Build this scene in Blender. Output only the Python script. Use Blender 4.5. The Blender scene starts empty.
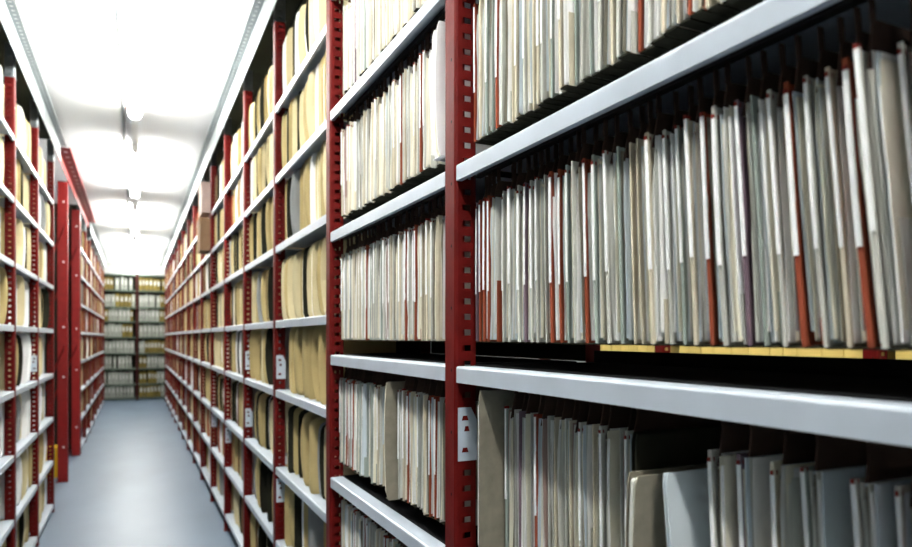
import bpy, math, random
from mathutils import Vector
random.seed(7)
S = bpy.context.scene
C = S.collection

# ------------------------------------------------------------------ camera
F_PX = 672.0
YAW = math.atan(321.0 / F_PX)
cam_d = bpy.data.cameras.new('camera')
cam_d.sensor_width = 36.0
cam_d.lens = F_PX / 912.0 * 36.0
cam_d.shift_y = 63.5 / 912.0
cam_d.clip_start = 0.02
cam_d.dof.use_dof = True
cam_d.dof.focus_distance = 1.4
cam_d.dof.aperture_fstop = 3.8
cam = bpy.data.objects.new('camera', cam_d)
C.objects.link(cam)
cam.location = (0, 0, 1.45)
cam.rotation_euler = (math.pi / 2, 0, -YAW)
S.camera = cam

# ------------------------------------------------------------------ world, exposure
w = bpy.data.worlds.new('world'); S.world = w; w.use_nodes = True
w.node_tree.nodes['Background'].inputs[0].default_value = (0.6, 0.7, 0.8, 1)
w.node_tree.nodes['Background'].inputs[1].default_value = 0.0
S.view_settings.view_transform = 'Standard'
S.view_settings.look = 'None'
S.view_settings.gamma = 1.0
S.view_settings.use_curve_mapping = False
S.view_settings.exposure = 2.72
TUBE_STRENGTH = 15.0

# ------------------------------------------------------------------ materials
M = {}
def mat(name, col, rough=0.6, metal=0.0, var=0.12, scale=8.0, stretch=(1, 1, 1), bump=0.0, bscale=60.0,
        emit=None, rnd=0.0, spec=0.15, bstretch=(1, 1, 1)):
    m = bpy.data.materials.new(name); m.use_nodes = True
    nt = m.node_tree; b = nt.nodes['Principled BSDF']
    b.inputs['Roughness'].default_value = rough
    b.inputs['Metallic'].default_value = metal
    b.inputs['Specular IOR Level'].default_value = spec
    tc = nt.nodes.new('ShaderNodeTexCoord')
    mp = nt.nodes.new('ShaderNodeMapping'); mp.inputs['Scale'].default_value = stretch
    nt.links.new(tc.outputs['Object'], mp.inputs['Vector'])
    n = nt.nodes.new('ShaderNodeTexNoise'); n.inputs['Scale'].default_value = scale; n.inputs['Detail'].default_value = 4
    nt.links.new(mp.outputs[0], n.inputs['Vector'])
    r = nt.nodes.new('ShaderNodeValToRGB')
    r.color_ramp.elements[0].position = 0.3; r.color_ramp.elements[1].position = 0.7
    r.color_ramp.elements[0].color = (*[c * (1 - var) for c in col], 1)
    r.color_ramp.elements[1].color = (*[min(1, c * (1 + var)) for c in col], 1)
    nt.links.new(n.outputs['Fac'], r.inputs[0])
    out = r.outputs[0]
    if rnd:
        oi = nt.nodes.new('ShaderNodeObjectInfo')
        mr = nt.nodes.new('ShaderNodeMapRange'); mr.inputs['To Min'].default_value = 1 - rnd; mr.inputs['To Max'].default_value = 1 + rnd * .5
        nt.links.new(oi.outputs['Random'], mr.inputs['Value'])
        hs = nt.nodes.new('ShaderNodeHueSaturation')
        nt.links.new(mr.outputs[0], hs.inputs['Value']); nt.links.new(out, hs.inputs['Color'])
        out = hs.outputs[0]
    nt.links.new(out, b.inputs['Base Color'])
    if bump:
        bm_ = nt.nodes.new('ShaderNodeBump'); bm_.inputs['Strength'].default_value = bump; bm_.inputs['Distance'].default_value = 0.002
        n2 = nt.nodes.new('ShaderNodeTexNoise'); n2.inputs['Scale'].default_value = bscale
        mp2 = nt.nodes.new('ShaderNodeMapping'); mp2.inputs['Scale'].default_value = bstretch
        nt.links.new(tc.outputs['Object'], mp2.inputs['Vector']); nt.links.new(mp2.outputs[0], n2.inputs['Vector'])
        nt.links.new(n2.outputs['Fac'], bm_.inputs['Height']); nt.links.new(bm_.outputs[0], b.inputs['Normal'])
    if emit:
        b.inputs['Emission Color'].default_value = (*emit[0], 1); b.inputs['Emission Strength'].default_value = emit[1]
    M[name] = m
    return m

ST = (1, 60, 1)     # streaks along the paper edges
mat('red_paint', (0.105, 0.0045, 0.0035), 0.5, spec=0.12, var=0.15, scale=25, bump=0.15, bscale=120)
mat('red_beam', (0.20, 0.007, 0.006), 0.45, spec=.25, var=0.12, scale=20)
mat('grey_paint', (0.42, 0.475, 0.535), 0.34, spec=.4, var=0.05, scale=14, bump=0.05, bscale=200)
mat('rail_steel', (0.30, 0.335, 0.345), 0.4, metal=0.25, var=0.10, scale=10)
mat('stub_steel', (0.16, 0.18, 0.19), 0.4, metal=0.4, var=0.15, scale=20)
mat('bracket_steel', (0.50, 0.58, 0.66), 0.4, metal=0.1, var=0.06, scale=20)
mat('shade_stop_black', (0.012, 0.012, 0.013), 0.95, spec=.02, var=0.2)  # near-black for the painted shelf shade and the rear stops
mat('dark_steel', (0.035, 0.03, 0.028), 0.5, metal=0.6, var=0.2)
mat('hanger_brown', (0.07, 0.04, 0.03), 0.8, var=.2, rnd=.4)
mat('hole_dark', (0.015, 0.012, 0.012), 0.8)
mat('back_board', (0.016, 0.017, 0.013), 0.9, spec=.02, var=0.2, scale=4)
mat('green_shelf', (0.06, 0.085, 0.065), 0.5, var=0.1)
mat('p_white', (0.90, 0.90, 0.86), 0.75, var=0.2, scale=6, stretch=(1, 70, .6))
mat('p_cream', (0.80, 0.765, 0.63), 0.75, var=0.2, scale=6, stretch=(1, 70, .6))
mat('p_grey', (0.62, 0.625, 0.575), 0.8, var=0.2, scale=6, stretch=(1, 70, .6))
mat('p_blue', (0.60, 0.67, 0.71), 0.75, var=0.12, scale=6, stretch=(1, 70, .6))
mat('p_pink', (0.36, 0.25, 0.22), 0.8, var=0.12, scale=6, stretch=(1, 70, .6))
mat('p_taupe', (0.235, 0.215, 0.165), 0.85, var=0.15, scale=30, bump=0.2, bscale=150)
mat('strip_white', (0.86, 0.87, 0.87), 0.45, var=0.05, scale=30)
mat('tab_red', (0.22, 0.025, 0.018), 0.5)
mat('terracotta', (0.30, 0.065, 0.03), 0.7, var=0.12, scale=15, rnd=.15)
mat('card_grey', (0.52, 0.52, 0.47), 0.8, var=0.12, scale=20, rnd=.2)
mat('card_green', (0.34, 0.39, 0.35), 0.8, var=0.12, scale=20, rnd=.2)
mat('card_cream', (0.62, 0.56, 0.43), 0.8, var=0.12, scale=20, rnd=.2)
mat('card_mauve', (0.19, 0.13, 0.16), 0.8, var=0.12, scale=20, rnd=.2)
mat('manila', (0.47, 0.37, 0.17), 0.75, var=0.10, scale=10, rnd=.22, bump=.15, bscale=60)
mat('manila_pale', (0.62, 0.54, 0.33), 0.75, var=0.08, scale=10, rnd=.15, bump=.15, bscale=60)
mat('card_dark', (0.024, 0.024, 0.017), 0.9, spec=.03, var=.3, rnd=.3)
mat('cover_white', (0.80, 0.80, 0.80), 0.7, var=0.06, scale=10, rnd=.1)
mat('cover_grey', (0.26, 0.27, 0.27), 0.75, var=0.10, scale=10, rnd=.2)
mat('cover_brown', (0.17, 0.10, 0.05), 0.8, var=0.12, scale=10, rnd=.2)
mat('box_cardboard', (0.20, 0.125, 0.075), 0.85, var=0.10, scale=12)
mat('box_pale', (0.40, 0.31, 0.28), 0.85, var=0.08, scale=12)
mat('box_yellow', (0.62, 0.46, 0.14), 0.7, var=0.08, scale=12, rnd=.1)
mat('binder_white', (0.25, 0.27, 0.24), 0.6, var=0.06, rnd=.12)
mat('binder_olive', (0.16, 0.125, 0.03), 0.7, var=0.1, rnd=.25)
mat('binder_label', (0.42, 0.43, 0.40), 0.6, var=0.03)
mat('yellow_plastic', (0.85, 0.55, 0.02), 0.4, var=0.05)
mat('ceiling_paint', (0.82, 0.83, 0.84), 0.9, var=0.02, scale=2)
mat('wall_paint', (0.40, 0.42, 0.41), 0.9, var=0.04, scale=2)
mat('lamp_housing', (0.78, 0.78, 0.76), 0.4, var=0.02)
mat('conduit', (0.20, 0.21, 0.22), 0.45, var=0.05)
mat('tube_glow', (0.95, 0.95, 0.95), 0.5, var=0.0, emit=((1.0, 0.985, 0.93), TUBE_STRENGTH))
# floor: blue-grey linoleum with faint cloudy wear
fm = mat('lino', (0.105, 0.15, 0.205), 0.42, spec=.5, var=0.10, scale=2.2, stretch=(1, .5, 1), bump=0.04, bscale=40)

# ------------------------------------------------------------------ mesh helpers
class MB:
    def __init__(s): s.v = []; s.f = []; s.m = []
    def quad(s, pts, mi=0):
        b = len(s.v); s.v += [tuple(p) for p in pts]; s.f.append(tuple(range(b, b + len(pts)))); s.m.append(mi)
    def box(s, x0, x1, y0, y1, z0, z1, mi=0):
        b = len(s.v)
        s.v += [(x0, y0, z0), (x1, y0, z0), (x1, y1, z0), (x0, y1, z0), (x0, y0, z1), (x1, y0, z1), (x1, y1, z1), (x0, y1, z1)]
        for q in ((0, 3, 2, 1), (4, 5, 6, 7), (0, 1, 5, 4), (1, 2, 6, 5), (2, 3, 7, 6), (3, 0, 4, 7)):
            s.f.append(tuple(b + i for i in q)); s.m.append(mi)
    def rings(s, rings, mi=0, cap=True):
        """loft closed rings of equal length"""
        b = len(s.v); n = len(rings[0])
        for r in rings: s.v += [tuple(p) for p in r]
        for k in range(len(rings) - 1):
            for i in range(n):
                j = (i + 1) % n
                s.f.append((b + k * n + i, b + k * n + j, b + (k + 1) * n + j, b + (k + 1) * n + i)); s.m.append(mi)
        if cap:
            s.f.append(tuple(b + i for i in reversed(range(n)))); s.m.append(mi)
            s.f.append(tuple(b + (len(rings) - 1) * n + i for i in range(n))); s.m.append(mi)
    def prism_y(s, prof, y0, y1, mi=0):
        s.rings([[(x, y0, z) for x, z in prof], [(x, y1, z) for x, z in prof]], mi)
    def mesh(s, name, mats, smooth=False):
        me = bpy.data.meshes.new(name)
        me.from_pydata(s.v, [], s.f)
        for k in mats: me.materials.append(M[k])
        me.polygons.foreach_set('material_index', s.m)
        if smooth: me.polygons.foreach_set('use_smooth', [True] * len(me.polygons))
        me.update()
        # consistent outward normals
        import bmesh
        bm = bmesh.new(); bm.from_mesh(me); bmesh.ops.recalc_face_normals(bm, faces=bm.faces); bm.to_mesh(me); bm.free()
        return me

def ob(name, me, parent=None, loc=(0, 0, 0), rot=(0, 0, 0), scale=(1, 1, 1)):
    o = bpy.data.objects.new(name, me); C.objects.link(o)
    o.location = loc; o.rotation_euler = rot; o.scale = scale
    if parent is not None: o.parent = parent
    return o
def thing(name, label, cat, loc=(0, 0, 0), rot=(0, 0, 0), group=None, scale=(1, 1, 1)):
    o = ob(name, None, None, loc, rot, scale); o.empty_display_size = .05
    return tag(o, label, cat, group)
def tag(o, label, cat, group=None, kind=None):
    o['label'] = label; o['category'] = cat
    if group: o['group'] = group
    if kind: o['kind'] = kind
    return o
def struct(name, me, label, cat):
    o = ob(name, me); o['label'] = label; o['category'] = cat; o['kind'] = 'structure'
    return o
ORD = ['zeroth', 'first', 'second', 'third', 'fourth', 'fifth', 'sixth', 'seventh', 'eighth', 'ninth', 'tenth', 'eleventh', 'twelfth',
       'thirteenth', 'fourteenth', 'fifteenth', 'sixteenth', 'seventeenth', 'eighteenth', 'nineteenth', 'twentieth']
def ordn(i):
    if i <= 20: return ORD[i]
    t = {2: 'twenty', 3: 'thirty', 4: 'forty', 5: 'fifty'}[i // 10]
    return t[:-1] + 'ieth' if i % 10 == 0 else t + '-' + ORD[i % 10]

# ------------------------------------------------------------------ dimensions (metres)
D = 0.603           # right row front plane
DL = -0.607         # left row front plane
CEIL = 3.18
DEPTH = 0.36
POST_W = 0.056
R0 = 1.294          # centre of the first fully visible right-hand upright
BACK_Y = 17.1
LIP = 0.034
LV_A = [2.64, 2.226, 1.810, 1.389, 0.969, 0.55, 0.13]                     # two near bays, hanging files
LV_B = [2.553, 2.217, 1.884, 1.528, 1.199, 0.83, 0.48, 0.13]              # farther right bays
LV_L = [2.58, 2.235, 1.874, 1.516, 1.15, 0.79, 0.43, 0.07]                # left row
LV_W = [2.526, 2.14, 1.81, 1.45, 1.08, 0.73, 0.37, 0.06]                  # back wall

# ------------------------------------------------------------------ room shell
def slab(x0, x1, y0, y1, z0, z1, m):
    b = MB(); b.box(x0, x1, y0, y1, z0, z1); return b.mesh(m, [m])
XL, XR, YF, YB = -3.0, 3.2, -3.2, 17.55
struct('floor', slab(XL - .1, XR + .1, YF - .1, YB + .1, -.1, 0, 'lino'), 'blue-grey lino floor of the archive aisle', 'floor')
struct('ceiling', slab(XL - .1, XR + .1, YF - .1, YB + .1, CEIL, CEIL + .1, 'ceiling_paint'), 'white ceiling above the aisle', 'ceiling')
struct('wall_left', slab(XL - .1, XL, YF, YB, 0, CEIL, 'wall_paint'), 'plain wall behind the left shelving', 'wall')
struct('wall_right', slab(XR, XR + .1, YF, YB, 0, CEIL, 'wall_paint'), 'plain wall beyond the right shelving', 'wall')
struct('wall_back', slab(XL, XR, YB, YB + .1, 0, CEIL, 'wall_paint'), 'plain wall behind the far bookcase', 'wall')
struct('wall_front', slab(XL, XR, YF - .1, YF, 0, CEIL, 'wall_paint'), 'plain wall behind the viewer', 'wall')

# ------------------------------------------------------------------ ceiling lights
def lamp_meshes():
    L = 2.1
    h = MB(); h.box(-.03, .03, 0, L, 0.0, .065); hm = h.mesh('housing', ['lamp_housing'])
    d = MB(); rings = []
    for y, s in ((0.02, .55), (.07, 1), (L - .07, 1), (L - .02, .55)):
        rings.append([(.045 * s * math.cos(a), y, -.028 + .034 * s * math.sin(a) * (1 if math.sin(a) < 0 else .8)) for a in [i * math.pi / 8 for i in range(16)]])
    d.rings(rings); dm = d.mesh('diffuser', ['tube_glow'], True)
    e = MB(); e.box(-.028, .028, 0, .02, -.05, .0); em = e.mesh('end_cap', ['lamp_housing'])
    return L, hm, dm, em
LL, hm_, dm_, em_ = lamp_meshes()
def lamp(x, y, label, group='ceiling light fittings above the aisle'):
    t = thing('ceiling_light', label, 'light', (x, y, 3.115), group=group)
    ob('housing', hm_, t); ob('diffuser', dm_, t)
    ob('end_cap', em_, t); ob('end_cap', em_, t, (0, LL - .02, 0))
lamp_y = [5.54 - LL + 3.1 * k for k in range(-2, 5)]
names = ['behind the viewer', 'almost overhead, out of frame', 'nearest in view', 'second nearest in view',
         'third along the aisle', 'fourth along the aisle', 'farthest, close to the back bookcase']
for y, n in zip(lamp_y, names):
    if y + LL > YB - .05: y = YB - .1 - LL
    lamp(0, y, 'white ceiling light over the aisle, ' + n)
b = MB(); b.prism_y([(-.075 + .012 * math.cos(i * math.pi / 4), CEIL - .0125 + .012 * math.sin(i * math.pi / 4)) for i in range(8)], YF + .01, YB - .01)
tag(ob('cable_conduit', b.mesh('cable_conduit', ['conduit'])), 'thin grey conduit on the ceiling along the lights', 'conduit')
tr = thing('lighting_trunking', 'white trunking on the ceiling between the lights', 'trunking', (0, lamp_y[0], CEIL))
for k in range(len(lamp_y) - 1):
    b = MB(); b.box(-.022, .022, lamp_y[k] + LL + .002 - lamp_y[0], lamp_y[k + 1] - .002 - lamp_y[0], -.045, -.001)
    ob('segment', b.mesh('segment', ['lamp_housing']), tr)
lamp(1.58, 0.7, 'ceiling light over the next aisle, nearer one', 'ceiling lights over the next aisle')
lamp(1.58, 3.8, 'ceiling light over the next aisle, farther one', 'ceiling lights over the next aisle')

# ------------------------------------------------------------------ shelving meshes (front plane x=0, depth +x, length +y)
def upright_mesh(H, material, pitch=.0328, slots=True):
    b = MB(); hw = POST_W / 2; dp = .046; t = .003
    c_ = .006                                                             # face towards the aisle, folded corners
    pr = [(.0, -hw + c_), (.0, hw - c_), (.002, hw - .002), (t + c_ * .6, hw), (t + c_ * .6, hw - .003), (t, hw - c_), (t, -hw + c_), (t + c_ * .6, -hw + .003), (t + c_ * .6, -hw), (.002, -hw + .002)]
    b.rings([[(x, y, 0) for x, y in pr], [(x, y, H) for x, y in pr]])
    for side in (-1, 1):
        ya, yb = (side * hw, side * (hw - t))
        n = int(H / pitch)
        xa, xb, xo0, xo1 = t + c_ * .6, dp, .017, .037
        for i in range(n):
            z0 = i * pitch; z1 = z0 + pitch if i < n - 1 else H
            h0 = z0 + pitch * .31; h1 = z0 + pitch * .69
            O = [(xa, z0), (xb, z0), (xb, z1), (xa, z1)]
            I = [(xo0, h0), (xo1, h0), (xo1, h1), (xo0, h1)]
            base = len(b.v)
            for y in (ya, yb):
                b.v += [(x, y, z) for x, z in O] + [(x, y, z) for x, z in I]
            for k in range(4):
                j = (k + 1) % 4
                b.f += [(base + k, base + j, base + 4 + j, base + 4 + k), (base + 8 + k, base + 8 + j, base + 12 + j, base + 12 + k),
                        (base + 4 + k, base + 4 + j, base + 12 + j, base + 12 + k)]
                b.m += [0, 0, 0]
        b.box(xb - .001, xb + .002, min(ya, yb), max(ya, yb), 0, H)
    if material == 'red_paint':                                           # small fixing holes in the face
        for i in range(int(H / .131)):
            z = .07 + i * .131
            b.quad([(-.0006, -.010 + .003 * math.cos(a), z + .004 * math.sin(a)) for a in [k * math.pi / 3 for k in range(6)]], 1)
    # foot plate
    b.box(-.004, dp + .006, -hw - .004, hw + .004, 0, .006)
    return b.mesh('upright', [material, 'hole_dark'])
POST_H = 2.96
UP = upright_mesh(POST_H, 'red_paint')
UPL = upright_mesh(2.90, 'red_paint')
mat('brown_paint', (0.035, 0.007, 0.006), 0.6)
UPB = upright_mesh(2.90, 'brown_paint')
STUB = upright_mesh(.125, 'stub_steel')
STUBL = upright_mesh(.185, 'stub_steel')
def rear_mesh(H):
    b = MB(); b.box(-.04, 0, -.02, -.017, 0, H); b.box(-.003, 0, -.02, .02, 0, H); return b.mesh('rear_upright', ['red_paint'])
REAR = rear_mesh(2.95)
def shelf_mesh(L, depth=DEPTH, material='grey_paint', x0=.002):
    b = MB(); t = .0016; r = .005
    prof = [(x0 + .012, -LIP), (x0, -LIP), (x0, -r)]
    for k in range(1, 5):
        a = k * math.pi / 8; prof.append((x0 + r - r * math.cos(a), -r + r * math.sin(a)))
    prof += [(depth - .002, 0), (depth - .002, -.03), (depth - .002 - t, -.03), (depth - .002 - t, -t), (x0 + r, -t - .0012), (x0 + t, -r), (x0 + t, -LIP + t), (x0 + .012, -LIP + t)]
    b.prism_y(prof, 0, L)
    return b.mesh('shelf', [material])
SHL = 1.0 - POST_W - .002
SHELF = shelf_mesh(SHL)
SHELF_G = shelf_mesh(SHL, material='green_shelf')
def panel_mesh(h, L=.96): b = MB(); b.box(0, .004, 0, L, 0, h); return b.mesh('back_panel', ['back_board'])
RAILBAR = None
def hang_rail():
    b = MB(); b.box(-.004, .004, 0, SHL, -.022, 0); b.box(-.012, .004, 0, SHL, -.022, -.019); return b.mesh('hanging_rail', ['dark_steel'])
RAILBAR = hang_rail()
def bracket_mesh():
    b = MB(); t = .0015
    pts = [(.004, 0), (.048, 0), (.048, .085), (.034, .112), (.004, .112)]
    b.rings([[(x, -t, z) for x, z in pts], [(x, 0, z) for x, z in pts]], 0)
    for (x, z, ww, hh) in ((.020, .085, .016, .010), (.024, .062, .013, .011), (.020, .018, .016, .010)):
        b.quad([(x - ww / 2, -t - .0004, z), (x + ww / 2, -t - .0004, z), (x + ww / 2 - .003, -t - .0004, z + hh), (x - ww / 2 + .003, -t - .0004, z + hh)], 1)
    return b.mesh('shelf_bracket', ['bracket_steel', 'red_paint'])
BRK = bracket_mesh()
_b = MB(); _b.box(0, DEPTH - .055, 0, SHL - .004, 0, .003); SHADE_SHEET = _b.mesh('shelf_shade', ['shade_stop_black'])  # dark sheet on the shelf, imitates the shade under hanging files
mat('olive_board', (0.055, 0.058, 0.042), 0.9, spec=.03, var=.15, scale=3)
_b = MB(); _b.box(0, DEPTH + .03, 0, .998, 0, .006); _b.box(.12, .15, 0, .998, -.02, 0); TOPP = _b.mesh('top_panel', ['olive_board'])
_b = MB(); _b.box(0, .003, 0, SHL - .004, 0, .030); STOP = _b.mesh('rear_stop', ['shade_stop_black'])
_pm = {}
def panel(h):
    k = round(h, 3)
    if k not in _pm: _pm[k] = panel_mesh(k)
    return _pm[k]

def bay(y0, levels, label, side=1, hanging=False, last=False, brackets=(), group='shelving bays', posts=True, slot=0.0, stub=True, up=UP):
    """side=+1 opens towards -x (right row); side=-1 is the mirror (left row). y0 = centre of its near upright"""
    if side > 0: t = thing('shelving_bay', label, 'shelving', (D, y0, 0), group=group)
    else:        t = thing('shelving_bay', label, 'shelving', (DL, y0 + 1.0, 0), (0, 0, math.pi), group=group)
    # local frame: near/far swap for the left row, geometry is symmetric
    ys = [0.0, 1.0] if last else ([0.0] if side > 0 else [1.0])
    for y in ys:
        u = ob('upright', up, t, (0, y, 0))
        if stub: s_ = ob('top_extension', STUB if up is UP else STUBL, u, (.0, 0, 2.96 if up is UP else 2.90))
        for z in (brackets if y == (0 if side > 0 else 1) else ()):
            ob('shelf_bracket', BRK, u, (.002, (-1 if side > 0 else 1) * (POST_W / 2 + .0002), z), (0, 0, 0), (1, 1 if side > 0 else -1, 1))
        ob('rear_upright', REAR, t, (DEPTH + .02, y, 0))
    ob('top_panel', TOPP, t, (.004, .001, 3.086))
    for i, z in enumerate(levels):
        ob('shelf', SHELF, t, (0, POST_W / 2 + .001, z))
        ztop = levels[i - 1] - .0 if i else 3.08
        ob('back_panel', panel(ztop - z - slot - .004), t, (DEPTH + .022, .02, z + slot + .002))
        if hanging:
            ob('shelf_shade', SHADE_SHEET, t, (.045, POST_W / 2 + .003, z))
            if slot: ob('rear_stop', STOP, t, (DEPTH - .006, POST_W / 2 + .003, z))
        if hanging and i:
            for x in (.055, .30):
                ob('hanging_rail', RAILBAR, t, (x, POST_W / 2 + .001, levels[i - 1] - .0018))
    return t

NR = 15     # right bays after the nearest one
def rname(k): return ['nearest', 'second', 'third', 'fourth', 'fifth', 'sixth', 'seventh', 'eighth', 'ninth', 'tenth', 'eleventh', 'twelfth',
                      'thirteenth', 'fourteenth', 'fifteenth', 'sixteenth'][k]
for k in range(0, 16):
    y0 = R0 - 1 + k
    if y0 + 1 > BACK_Y - .1: break
    bay(y0, LV_A if k < 2 else LV_B, 'red and grey steel shelving bay, %s from the viewer on the right' % rname(k), 1,
        hanging=k < 2, last=(k == 15), brackets={1: (1.19,), 3: (1.25, .66), 4: (1.25, .90), 5: (.66,), 6: (.66,)}.get(k, ()),
        group='right-hand shelving bays', slot=.065 if k == 0 else 0)
LY = [1.48, 2.48, 3.48, 4.48, 5.48]
for i, y0 in enumerate(LY):
    bay(y0, LV_L, 'left-hand shelving bay, ' + ['second behind the frame edge', 'first outside the frame edge', 'cut off by the left edge of the picture',
        'between the first two red uprights', 'last before the red portal frames'][i], -1, last=(y0 == 5.48), brackets=((1.21,) if i == 4 else ()),
        group='left-hand shelving bays', up=UPL)
LFAR = [9.55 + i for i in range(7)]
for i, y0 in enumerate(LFAR):
    bay(y0, LV_L, 'left-hand shelving bay, %s beyond the red portal frames' % ORD[i + 1], -1, last=(i == 6), group='left-hand shelving bays', up=UPL)
    if i == 0:
        b = MB(); b.box(.055, DEPTH + .02, 1.03, 1.036, .05, 2.9); ob('end_panel', b.mesh('end_panel', ['back_board']), [o for o in C.objects if o.name.startswith('shelving_bay')][-1])

# ------------------------------------------------------------------ top rails (perforated angle)
def rail_mesh(L, material):
    b = MB(); t = .003; z0, z1 = 2.965, 3.105; fl = .042
    b.box(0, t, 0, L, z0, z1)
    b.box(t, .0265, 0, L, z1 - .02, z1 - .017)
    # perforated flange towards the aisle
    p = .05; n = int(L / p)
    for i in range(n):
        y0 = i * p; y1 = y0 + p if i < n - 1 else L
        h0, h1 = y0 + .016, y0 + .034
        O = [(-fl, y0), (0, y0), (0, y1), (-fl, y1)]; I = [(-.028, h0), (-.014, h0), (-.014, h1), (-.028, h1)]
        base = len(b.v)
        for z in (z1, z1 + t): b.v += [(x, y, z) for x, y in O] + [(x, y, z) for x, y in I]
        for k in range(4):
            j = (k + 1) % 4
            b.f += [(base + k, base + j, base + 4 + j, base + 4 + k), (base + 8 + k, base + 8 + j, base + 12 + j, base + 12 + k), (base + 4 + k, base + 4 + j, base + 12 + j, base + 12 + k)]
            b.m += [0, 0, 0]
    b.box(-fl - .002, -fl, 0, L, z1, z1 + .012)
    return b.mesh('top_rail', [material])
r = ob('top_rail', rail_mesh(BACK_Y - .2 - .2, 'rail_steel'), None, (D - .028, .2, 0)); tag(r, 'long grey perforated rail along the top of the right shelving', 'rail')
r = ob('top_rail', rail_mesh(6.72 - 1.4, 'rail_steel'), None, (DL + .028, 6.72, 0), (0, 0, math.pi)); tag(r, 'grey perforated rail along the top of the left shelving', 'rail')
def beam_mesh(L):
    b = MB(); z1 = 3.10; t = .004; fl = .09
    b.box(0, t, 0, L, z1 - .09, z1)
    p = .20; n = int(L / p)
    for i in range(n):
        y0 = i * p; y1 = y0 + p if i < n - 1 else L
        O = [(-fl, y0), (0, y0), (0, y1), (-fl, y1)]; I = [(-.060, y0 + .08), (-.030, y0 + .08), (-.030, y0 + .12), (-.060, y0 + .12)]
        base = len(b.v)
        for z in (z1 - t, z1): b.v += [(x, y, z) for x, y in O] + [(x, y, z) for x, y in I]
        for k in range(4):
            j = (k + 1) % 4
            b.f += [(base + k, base + j, base + 4 + j, base + 4 + k), (base + 8 + k, base + 8 + j, base + 12 + j, base + 12 + k), (base + 4 + k, base + 4 + j, base + 12 + j, base + 12 + k)]
            b.m += [0, 0, 0]
    b.box(-fl - .003, -fl, 0, L, z1 - .012, z1 + .02)
    return b.mesh('top_beam', ['red_beam'])
r = ob('top_beam', beam_mesh(11.0 - 6.75), None, (DL + .004, 11.0, 0), (0, 0, math.pi)); tag(r, 'red perforated beam above the gap in the left shelving', 'beam')
r = ob('top_rail', rail_mesh(16.6 - 11.03, 'rail_steel'), None, (DL + .028, 16.6, 0), (0, 0, math.pi)); tag(r, 'grey rail on top of the far left shelving', 'rail')

# ------------------------------------------------------------------ red portal frames in the gap of the left row
def portal(y, label):
    t = thing('portal_frame', label, 'frame', (DL, y, 0), group='red portal frames in the left row')
    H = 3.005
    b = MB(); b.box(-.09, 0, -.004, 0, 0, H); b.box(-.004, 0, 0, .06, 0, H); b.box(-.09, -.086, 0, .04, 0, H)
    u = ob('upright', b.mesh('upright', ['red_beam']), t)
    bb = MB()
    for z in (.35, 1.05, 1.55, 2.2, 2.8):
        bb.rings([[(-.037 + .009 * math.cos(a), -.004 - d, z + .009 * math.sin(a)) for a in [k * math.pi / 4 for k in range(8)]] for d in (0, .005)])
    ob('bolts', bb.mesh('bolts', ['strip_white']), u)
    b = MB(); b.box(-.50, -.44, -.004, .04, 0, H); ob('rear_upright', b.mesh('rear_upright', ['red_paint']), t)
    for (za, zb) in ((2.55, 1.35), (1.35, .2)):
        b = MB(); w_ = .03
        b.rings([[(-.03, -.010, za - w_), (-.03, -.010, za + w_), (-.03, -.006, za + w_), (-.03, -.006, za - w_)],
                 [(-.47, -.010, zb - w_), (-.47, -.010, zb + w_), (-.47, -.006, zb + w_), (-.47, -.006, zb - w_)]])
        ob('brace', b.mesh('brace', ['red_paint']), t)
    b = MB(); b.box(-.10, .0, -.02, .08, 0, .008); ob('foot_plate', b.mesh('foot_plate', ['red_paint']), t)
    return t
portal(7.75, 'nearer tall red steel portal post with bolts beside left shelving')
portal(9.40, 'farther tall red steel portal post where left shelving resumes')
# yellow container on the floor behind the end of the left row
t = thing('yellow_container', 'small yellow plastic container on the floor behind the left end upright', 'container', (-.757, 8.1, 0))
b = MB(); rings = []
for z, s in ((.0, .88), (.02, .94), (.25, 1), (.27, 1.06), (.29, 1.06)):
    rings.append([(.10 * s * x, .08 * s * y, z) for x, y in ((-1, -.8), (-.8, -1), (.8, -1), (1, -.8), (1, .8), (.8, 1), (-.8, 1), (-1, .8))])
b.rings(rings); ob('tub', b.mesh('tub', ['yellow_plastic']), t)
b = MB(); b.box(-.10, .10, -.08, .08, .29, .31); b.box(-.03, .03, -.03, .03, .31, .325); ob('lid', b.mesh('lid', ['yellow_plastic']), t)

# ------------------------------------------------------------------ hanging files
PAPER = ['p_white', 'p_cream', 'p_grey', 'p_blue', 'p_pink', 'p_taupe']
FH = .290    # height of a hanging pocket
def bend(z, amp): return amp * math.sin(math.pi * min(1, max(0, z / FH)))
def paper_mesh(width, seed, weights):
    rg = random.Random(seed); b = MB(); amp = rg.uniform(-.001, .002)
    y = 0.0
    while y < width - .0008:
        t = min(rg.choice([.0005, .0008, .0012, .0016, .0022]), width - y); tt = t * rg.choice([.95, .9, .75, .45])
        x0 = rg.choice([0, 0, .001, .002, .004, .006, .010, .018]) + rg.uniform(0, .002)
        z0 = .004 + rg.choice([0, 0, .002, .004, .012]); z1 = FH - .004 - rg.choice([0, .003, .008, .014, .02, .04])
        am = amp + rg.uniform(-.0005, .0005); mi = rg.choices(range(6), weights)[0]
        sk = rg.uniform(-.006, .006); rings = []
        for k in range(6):
            z = z0 + (z1 - z0) * k / 5; yy = y + bend(z, am); x = x0 + sk * (k / 5 - .5) + rg.uniform(-.0012, .0012)
            if k == 5: x += rg.uniform(0, .004)
            rings.append([(x, yy, z), (x + .215, yy, z), (x + .215, yy + tt, z), (x + .0006, yy + tt, z)])
        b.rings(rings, mi); y += t
    return b.mesh('papers', PAPER), amp
W_GREY = (6.5, 2.2, 3.2, 1.5, .3, .7); W_CREAM = (4, 6, 2, .5, .7, 1.5); W_DIM = (3, 3, 5, 1.5, .5, 2)
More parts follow.
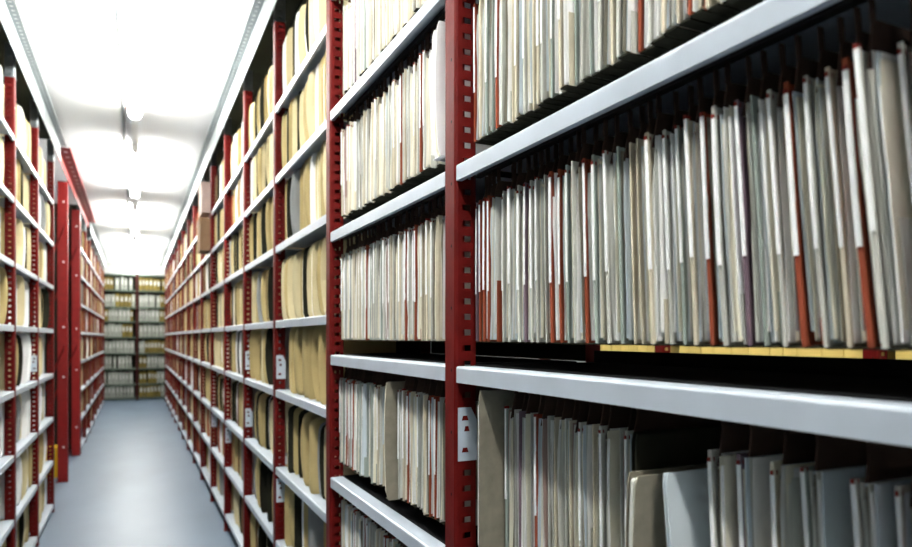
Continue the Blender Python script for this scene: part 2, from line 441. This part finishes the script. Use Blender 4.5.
def paper_set(n, weights, s0):
    out = []
    for i in range(n):
        wd = random.uniform(.010, .021); me, amp = paper_mesh(wd, s0 + i, weights); out.append((me, wd, amp))
    return out
PS = {'grey': paper_set(22, W_GREY, 100), 'cream': paper_set(14, W_CREAM, 200), 'dim': paper_set(14, W_DIM, 300)}
def pocket_mesh(m, wd, lowfold):
    """card pocket: spine on the aisle side, far sheet, fold under the papers, low near sheet"""
    b = MB(); n = 5; s = wd['spine']; W = wd['w']
    zz = [FH * k / n for k in range(n + 1)]
    def sheet(y, t, x0, x1, z0, z1):
        b.rings([[(x0, y + bend(z, wd['amp']), z), (x1, y + bend(z, wd['amp']), z), (x1, y + t + bend(z, wd['amp']), z), (x0, y + t + bend(z, wd['amp']), z)]
                 for z in [z0 + (z1 - z0) * k / n for k in range(n + 1)]])
    sheet(W, s, -.003, .0005, 0, FH)           # rolled spine edge
    sheet(W + s - .0012, .0012, .0005, .235, 0, FH)        # far sheet
    nf = len(b.f); b.box(.0, .235, -.0022, W + s, -.0022, .0004); b.m[nf:] = [1] * 6  # underside coloured dark in place of the shade below the file
    sheet(-.0022, .0012, .006, .235, 0, lowfold)
    return b.mesh('pocket', [m, 'card_dark'])
def strip_mesh(wd, z0, z1):
    b = MB(); s = wd['spine']; W = wd['w']; rings = []
    for k in range(5):
        z = z0 + (z1 - z0) * k / 4; y = W - .0012 + bend(z, wd['amp'])
        rings.append([(-.005, y + .0022, z), (-.0044, y + .0012, z), (-.0025, y + .0012, z), (-.0025, y + s + .0012, z), (-.0044, y + s + .0012, z), (-.005, y + s + .0002, z)])
    b.rings(rings); return b.mesh('label_strip', ['strip_white'])
def tab_mesh(wd, z1):
    b = MB(); y = wd['w'] + bend(z1, wd['amp']); s = wd['spine']
    b.box(-.0055, .004, y + .001, y + s - .001, z1, z1 + .005); return b.mesh('index_tab', ['tab_red'])
HOOK = .055
def hanger_mesh():
    b = MB(); b.rings([[(.004, -.0012, FH - .02), (.24, -.0012, FH - .02), (.24, .0012, FH - .02), (.004, .0012, FH - .02)], [(.016, -.0012, FH + .03), (.24, -.0012, FH + .03), (.24, .0012, FH + .03), (.016, .0012, FH + .03)]])
    for x in (.014, .252): b.box(x, x + .008, -.001, .001, FH + .028, FH + HOOK)
    return b.mesh('hanger_bar', ['hanger_brown'])
HANG = hanger_mesh()
POCKET_COLS = [('terracotta', 'rust-orange'), ('card_grey', 'grey'), ('card_green', 'grey-green'), ('card_cream', 'cream'), ('card_mauve', 'mauve')]
def file_kinds(ps, spw, strip):
    kinds = []
    for i, (pm, wd, amp) in enumerate(ps):
        for ci in range(5):
            kinds.append(None)
    return kinds
_cache = {}
def file_parts(setname, i, ci, strip):
    key = (setname, i, ci, strip)
    if key in _cache: return _cache[key]
    pm, wd, amp = PS[setname][i]; rg = random.Random(i * 7 + ci)
    sp = rg.uniform(.0038, .0062) if strip else rg.uniform(.002, .004)
    d = {'w': wd, 'amp': amp, 'spine': sp}
    pk = pocket_mesh(POCKET_COLS[ci][0], d, rg.choice([.03, .06, .12]))
    if strip:
        z0, z1 = (FH - .004 - .178, FH - .004)
        sm, tm = strip_mesh(d, z0, z1), tab_mesh(d, z1)
    else: sm = tm = None
    _cache[key] = (pm, pk, sm, tm, wd + sp + .0035)
    return _cache[key]

ODD = [((0, 4), 1.16, 1.19), ((0, 4), .625, .765), ((1, 2), R0 + .065, R0 + .135), ((1, 4), R0 + .392, R0 + .455)]
def hanging_row(k, zi, setname, weights, pstrip, label_shelf, ya=None, yb=None, lean=lambda f: 0.0, gap=(.001, .004), stepback=0.035):
    """files hang from the rails below the shelf above level zi of near bay k; counted from the far upright"""
    y0 = R0 - 1 + k; lo = y0 + POST_W / 2 + .03 if ya is None else ya; hi = y0 + 1 - POST_W / 2 - .012 if yb is None else yb
    ztop = LV_A[zi - 1] - .0018 - .022          # underside of hanging rails
    base = ztop - FH - HOOK - .0003
    y = hi; n = 0; bname = 'nearest' if k == 0 else 'second'
    while True:
        i = random.randrange(len(PS[setname])); ci = random.choices(range(5), weights)[0]; st = random.random() < (.93 if ci == 0 else pstrip)
        pm, pk, sm, tm, full = file_parts(setname, i, ci, st)
        if y - full < lo: break
        hit = [q for q in ODD if q[0] == (k, zi) and y - full < q[2] and y > q[1]]
        if hit: y = hit[0][1] - .002; continue
        n += 1; y -= full
        f = (hi - y) / (hi - lo); a = lean(f) + random.uniform(-.003, .003)
        col = POCKET_COLS[ci][1]
        lab = '%s hanging file%s, %s from far upright, %s, %s right-hand bay' % (col, ' with white strip' if st else '', ordn(n), label_shelf, bname)
        x = D + stepback + random.choice([0, 0, .003, .006, -.006, .012]) + random.uniform(-.004, .004)
        # hang point stays under the rail; the foot swings
        t = thing('hanging_file', lab, 'file', (x, y - math.sin(a) * FH * .5, base), (-a, 0, 0), group='hanging files in the two nearest right-hand bays')
        ob('papers', pm, t); ob('pocket', pk, t); ob('hanger_bar', HANG, t, (0, full * .5, 0))
        if st:
            s_ = ob('label_strip', sm, t, (0, 0, random.uniform(-.012, .004)))
            ob('index_tab', tm, s_)
        y -= random.uniform(*gap)
CW = (1.8, 4.5, 1.4, 2.2, .35)
ln0 = lambda f: .0 + .10 * f ** 1.6
hanging_row(0, 2, 'grey', (1.3, 4.2, 1.2, 2.8, .2), .5, 'top row')
hanging_row(0, 3, 'grey', (2.7, 4.2, 1.5, 2.0, .35), .70, 'middle row', lean=ln0)
hanging_row(1, 2, 'cream', (.8, 3, .6, 4, .2), .45, 'second row')
hanging_row(1, 3, 'cream', (.9, 4, 1.2, 3, .2), .6, 'third row')
hanging_row(1, 4, 'dim', (1.3, 4, 1.2, 3, .3), .3, 'fourth row')
hanging_row(1, 5, 'dim', (1.2, 4, 1.2, 3, .3), .3, 'fifth row')
hanging_row(1, 1, 'cream', (.4, 2, .4, 6, .1), .1, 'first row')
hanging_row(0, 4, 'dim', (1.4, 4.4, 1.6, 2, .6), .35, 'bottom row', ya=.70, lean=lambda f: .02 * f, gap=(.001, .012), stepback=.058)
hanging_row(0, 4, 'dim', (1.4, 4.4, 1.6, 2, .6), .9, 'bottom row end', yb=.62, lean=lambda f: .05 + .03 * f, gap=(.012, .045), stepback=.055)

# ------------------------------------------------------------------ standing folders
def folder_mesh(seed, t, h, d, bow, cover, spine, round_r=.04, dark=True):
    """curved card cover around a paper block; front (aisle side) at x=0, foot at z=0, thickness +y.
    spine=True: the closed rounded fold faces the aisle, else the paper edges do"""
    c = MB(); p = MB(); rg = random.Random(seed); n = 8
    def sec(z, z1):
        s = math.sin(math.pi * min(1, z / h) * .93)
        xr = -abs(bow) * .3 * s
        if z > z1 - round_r: xr += round_r * (1 - math.sqrt(max(0, 1 - ((z - z1 + round_r) / round_r) ** 2))) * .7
        if z < .02: xr += .006 * (1 - z / .02)
        return s, xr
    zz = [0, .02, .07, .13, .19, .235, h - .03, h - .012, h]
    def sheet(b, y, th, x0, x1, z1, bw, mi=0):
        rings = []
        for z in zz:
            z = min(z, z1); s, xr = sec(z, z1); yy = y + bw * s
            rings.append([(x0 + xr, yy, z), (x1, yy, z), (x1, yy + th, z), (x0 + xr, yy + th, z)])
        b.rings(rings, mi)
    cw = .0022
    if spine:
        rings = []
        for z in zz:
            s, xr = sec(z, h); y = bow * s; bulge = t * (.5 + .16 * s)
            pts = [(d, y), (.02 + xr, y - bulge + t * .5)]
            pts += [(xr + .02 - .02 * math.sin(a), y + t * .5 - bulge * math.cos(a)) for a in [math.pi * k / 6 for k in range(1, 6)]]
            pts += [(.02 + xr, y + t * .5 + bulge), (d, y + t)]
            rings.append([(x, yy, z) for x, yy in pts])
        c.rings(rings)
        sheet(p, cw, t - 2 * cw, d * .5, d + .004, h - .006, bow)
    else:
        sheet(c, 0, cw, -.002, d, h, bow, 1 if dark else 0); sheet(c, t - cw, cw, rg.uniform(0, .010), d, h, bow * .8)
        c.box(d - .002, d, 0, t, 0, h * .95); c.box(.006, d, 0, t, 0, .0015)
        y = cw + .0008
        while y < t - cw - .002:
            th = min(rg.uniform(.003, .009), t - cw - .001 - y)
            sheet(p, y, th * .85, .004 + rg.uniform(0, .014), d - .004, h - rg.uniform(.006, .03), bow * (.8 + .2 * (1 - y / t)), rg.choices((0, 1, 2), (5, 3, 1.2))[0]); y += th
    return c.mesh('cover', [cover, 'card_dark'], spine), p.mesh('papers', ['p_white', 'p_cream', 'p_grey'])
FCOL = [('manila', 'tan'), ('manila_pale', 'cream'), ('cover_white', 'white'), ('cover_grey', 'grey'), ('cover_brown', 'brown')]
_fm = {}
def folder_kind(vi, ci, dk):
    if (vi, ci, dk) not in _fm:
        rg = random.Random(vi * 31 + 3)
        t = [.026, .034, .04, .046, .053, .062, .032, .044][vi % 8]; h = rg.uniform(.290, .316); bow = rg.uniform(-.012, .034)
        _fm[(vi, ci, dk)] = (*folder_mesh(vi, t, h, .25, bow, FCOL[ci][0], vi % 3 == 0, .04, dk), t, bow)
    return _fm[(vi, ci, dk)]
def folder_row(side, y0, zs, label_shelf, label_bay, weights, fill=(0, 1), gaps=(.004, .03), group='standing folders', ymin=-9, xr=(.02, .06), pdark=.38):
    lo, hi = y0 + POST_W / 2 + .016, y0 + 1 - POST_W / 2 - .018
    y = lo + (hi - lo) * fill[0]; end = lo + (hi - lo) * fill[1]; n = 0
    while True:
        vi = random.randrange(16); ci = random.choices(range(5), weights)[0]; cm, pm, t, bow = folder_kind(vi, ci, random.random() < pdark)
        need = t * 1.2 + abs(bow) * .75 + .005
        if y + need > end: break
        a = random.uniform(-.01, .018)
        x = random.uniform(*xr)
        if y > ymin:
            n += 1
            lab = '%s folder standing %s from near upright, %s, %s' % (FCOL[ci][1], ordn(n), label_shelf, label_bay)
            yo = y + t * .1 + max(0, -bow)
            if side > 0: th = thing('file_folder', lab, 'folder', (D + x, yo, zs + .001), (0, 0, a), group=group)
            else:        th = thing('file_folder', lab, 'folder', (DL - x, yo, zs + .001), (0, 0, -a), group=group, scale=(-1, 1, 1.05))
            ob('cover', cm, th); ob('papers', pm, th)
        y += need + (random.uniform(*gaps) if random.random() < .85 else random.uniform(.03, .08))
FW_R = (6, 3, .8, .7, .15); FW_L = (2, 4, 3.5, .4, 0)
for k in (2, 3):
    y0 = R0 - 1 + k
    for i, z in enumerate(LV_B):
        wts = (2.5, 5, 2, .2, 0) if i < 2 else (FW_R if i < 5 else (6, 1.5, .6, 2, .2))  # upper shelves get paler covers in place of stronger lamplight
        fill = (0, 1) if i < 5 else random.choice([(0, .9), (.15, .95), (.3, 1), (0, .7)])
        g = (.003, .018)
        if k == 2 and i == 7: continue
        folder_row(1, y0, z, '%s shelf down' % ORD[i + 1], '%s right-hand bay' % rname(k), wts, fill, g, 'standing folders in the right-hand bays', xr=[(.018, .034), (.018, .034), (.018, .036), (.018, .04), (.018, .05), (.02, .06), (.02, .07), (.02, .07)][i])
for j, y0 in enumerate((3.48, 4.48, 5.48)):
    for i, z in enumerate(LV_L):
        folder_row(-1, y0, z, '%s shelf down' % ORD[i + 1], ['left-hand bay at picture edge', 'left-hand bay between first uprights', 'last left-hand bay before gap'][j],
                   FW_L, (0.0, 1), (.004, .03), 'standing folders in the left-hand bays', 4.05 if j == 0 else -9, (.018, .065), .12)

# distant folders nobody could pick apart one by one
def stuff_folders(side, bays, levels, wts, name, label, seed, skip=()):
    rg = random.Random(seed); b = MB()
    for y0 in bays:
        for z in levels:
            y = y0 + .045
            if rg.random() < .04 and z < 1.5: continue
            while True:
                t = rg.uniform(.025, .06)
                if y + t > y0 + .935: break
                h = rg.uniform(.285, .316); x = rg.uniform(.019, .04) + (.006 if z < 1.6 else 0) + (.01 if z < .9 else 0); d = .25; ci = rg.choices(range(6), wts)[0]
                bow = rg.uniform(-.01, .026); cw = .003; sp = rg.random() < .35
                if any(abs(z - sz) < .02 and sy0 < y + t + .02 and y < sy1 for sy0, sy1, sz in skip): y += .05; continue
                def X(q): return (D + q) if side > 0 else (DL - q)
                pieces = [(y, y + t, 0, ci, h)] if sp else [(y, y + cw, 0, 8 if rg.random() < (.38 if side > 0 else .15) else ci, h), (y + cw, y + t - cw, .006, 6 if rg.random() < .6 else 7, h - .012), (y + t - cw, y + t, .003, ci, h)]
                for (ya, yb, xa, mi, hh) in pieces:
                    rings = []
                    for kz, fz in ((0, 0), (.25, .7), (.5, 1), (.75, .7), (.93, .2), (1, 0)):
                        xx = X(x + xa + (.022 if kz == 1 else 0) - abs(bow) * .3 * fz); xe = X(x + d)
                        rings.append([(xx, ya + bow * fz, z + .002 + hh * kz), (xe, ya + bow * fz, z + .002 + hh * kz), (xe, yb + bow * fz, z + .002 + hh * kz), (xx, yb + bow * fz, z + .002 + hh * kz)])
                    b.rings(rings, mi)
                y += t + max(0, bow) + (rg.uniform(.003, .02) if rg.random() < .85 else rg.uniform(.03, .1))
    o = ob(name, b.mesh(name, ['manila', 'manila_pale', 'cover_white', 'cover_grey', 'cover_brown', 'terracotta', 'p_white', 'p_cream', 'card_dark']))
    tag(o, label, 'folders', kind='stuff')
YBX = R0 + 5 + .035
stuff_folders(1, [R0 - 1 + k for k in range(4, 16)], LV_B, (5, 3, 1.2, .8, .5, 1.0), 'distant_folders', 'rows of tan folders receding along the far right shelving', 5,
              [(YBX - .03, YBX + .34, 2.217), (YBX - .03, YBX + .34, 2.553)])
stuff_folders(-1, LFAR, LV_L, (3, 5, 2, .5, .6, 1), 'distant_folders', 'rows of cream folders on the far left shelving beyond red frames', 6)

# ------------------------------------------------------------------ single folders that stick out among the hanging files
def odd_folder(label, x, y, z, t, h, bow, cover, spine, lean=0, turn=0, name='loose_folder'):
    cm, pm = folder_mesh(int(y * 1000), t, h, .24, bow, cover, spine, .004, False)
    th = thing(name, label, 'folder', (x, y, z), (-lean, 0, turn))
    ob('cover', cm, th); ob('papers', pm, th); return th
odd_folder('tall taupe folder sticking out beside the far upright, bottom row, nearest bay', D + .006, 1.165, LV_A[4] + .05, .022, .325, .0, 'p_taupe', False)
odd_folder('wide taupe wallet sticking out of the bottom row, nearest right-hand bay', D + .002, .702, LV_A[4] + .02, .03, .275, .006, 'p_taupe', False)
odd_folder('pale blue-grey folder leaning in the bottom row of the nearest bay', D + .02, .640, LV_A[4] + .02, .010, .285, .0, 'p_blue', False, lean=.10)
odd_folder('added dark folder for the shade beyond the wide taupe wallet, bottom row, nearest bay', D + .03, .738, LV_A[4] + .02, .022, .325, .0, 'card_dark', False)  # dark folder added so the gap behind the wallet looks shaded
odd_folder('bulging white folder sticking out near the close end, second row, second bay', D + .008, R0 + .07, LV_A[2] + .045, .05, .30, .012, 'cover_white', False)
odd_folder('taupe folder sticking out of the fourth row in the second bay', D + .004, R0 + .40, LV_A[4] + .045, .03, .315, .008, 'p_taupe', False)

# ------------------------------------------------------------------ boxes jutting out of the sixth right-hand bay
def doc_box(label, x, y, z, w_, d_, h_, m):
    t = thing('document_box', label, 'box', (x, y, z + .001))
    b = MB(); b.box(0, d_, 0, w_, 0, h_ - .03); ob('body', b.mesh('body', [m]), t)
    b = MB(); b.box(-.003, d_ + .003, -.003, w_ + .003, h_ - .05, h_); ob('lid', b.mesh('lid', [m]), t)
doc_box('brown cardboard document box jutting into the aisle below the pale box', D - .085, R0 + 5 + .035, 2.217, .30, .33, .29, 'box_cardboard')
doc_box('pale pinkish document box jutting into the aisle above the brown box', D - .07, R0 + 5 + .035, 2.553, .30, .32, .27, 'box_pale')

# ------------------------------------------------------------------ back bookcase
def back_bay(x0, label, last=False):
    t = thing('shelving_bay', label, 'shelving', (x0, BACK_Y, 0), (0, 0, -math.pi / 2), group='shelving bays at the far end')
    # local x -> -world y ... rotate so the front faces the viewer: local +x = -Y would point out, so mirror with a half turn
    t.rotation_euler = (0, 0, math.pi / 2)       # local +x -> +Y (depth), local +y -> -X
    t.location = (x0 + 1.0, BACK_Y, 0)
    for y in ([0, 1] if last else [0]): ob('upright', UPB, t, (0, y, 0))
    for i, z in enumerate(LV_W):
        ob('shelf', SHELF_G, t, (0, POST_W / 2 + .001, z))
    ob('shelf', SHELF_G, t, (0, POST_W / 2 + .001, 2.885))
    ob('back_panel', panel(2.8), t, (DEPTH + .005, .02, .06))
back_bay(.045, 'right half of the green-grey bookcase at the end of the aisle')
back_bay(-.955, 'left half of the green-grey bookcase at the end of the aisle', True)
def binder_mesh(t, m):
    b = MB(); h = .30; d = .25
    prof = [(0, .004), (t * .15, 0), (t * .85, 0), (t, .004), (t, d), (0, d)]
    b.rings([[(x, y, 0) for x, y in prof], [(x, y, h) for x, y in prof]], 0)
    me = b.mesh('spine_case', [m])
    l = MB(); l.box(t * .2, t * .8, -.0012, 0, .13, .24); return me, l.mesh('spine_label', ['binder_label'])
BND = [(binder_mesh(t, m), t, c) for t in (.05, .062, .075) for m, c in (('binder_white', 'white'), ('binder_olive', 'olive'))]
for half, x0 in (('left', -.955), ('right', .045)):
    for i, z in enumerate(LV_W):
        x = x0 + .045; n = 0; run = 0; white = True
        while True:
            if run <= 0: white = random.random() < (.62 if i > 2 else .45); run = random.randrange(2, 7)
            run -= 1
            (bm_, lm_), t, c = BND[random.choice((0, 2, 4)) + (0 if white else 1)]
            if x + t > x0 + .955: break
            n += 1
            th = thing('box_file', '%s box file, %s from left, %s shelf down, %s half of end bookcase' % (c, ordn(n), ORD[i + 1], half), 'box file',
                       (x, BACK_Y + .03 + random.uniform(0, .015), z + .001), group='box files in the end bookcase', scale=(1, 1, random.uniform(.88, .99)))
            ob('spine_case', bm_, th); ob('spine_label', lm_, th)
            x += t + random.uniform(.006, .018) + (.03 if random.random() < .06 else 0)

# ------------------------------------------------------------------ the row across the next aisle, glimpsed through the slot
LV_N = [2.55, 2.15, 1.76, 1.37, .96, .55, .13]
for j, y0 in enumerate((.42, 1.42, 2.42)):
    t = thing('shelving_bay', 'shelving bay across the next aisle, glimpsed below the hanging files, %s one' % ['near', 'middle', 'far'][j], 'shelving', (2.2, y0, 0), group='shelving across the next aisle')
    for y in ([0, 1] if j == 2 else [0]): ob('upright', UP, t, (0, y, 0))
    for z in LV_N: ob('shelf', SHELF, t, (0, POST_W / 2 + .001, z))
    ob('back_panel', panel(2.7), t, (DEPTH + .005, .02, .14))
    y = y0 + .05; n = 0
    while True:
        wd = random.choice((.07, .085, .1, .06))
        if y + wd > y0 + .95: break
        n += 1
        bx = thing('card_box', 'yellow card box glimpsed through the slot, %s in its row, %s bay beyond' % (ordn(n), ['near', 'middle', 'far'][j]), 'box',
                   (2.24, y, 1.371), group='yellow boxes across the next aisle')
        b = MB(); b.box(0, .26, 0, wd - .004, 0, .28); ob('body', b.mesh('body', ['box_yellow']), bx)
        b = MB(); b.box(-.002, .26, -.001, wd - .003, .24, .30); ob('lid', b.mesh('lid', ['box_yellow']), bx)
        y += wd
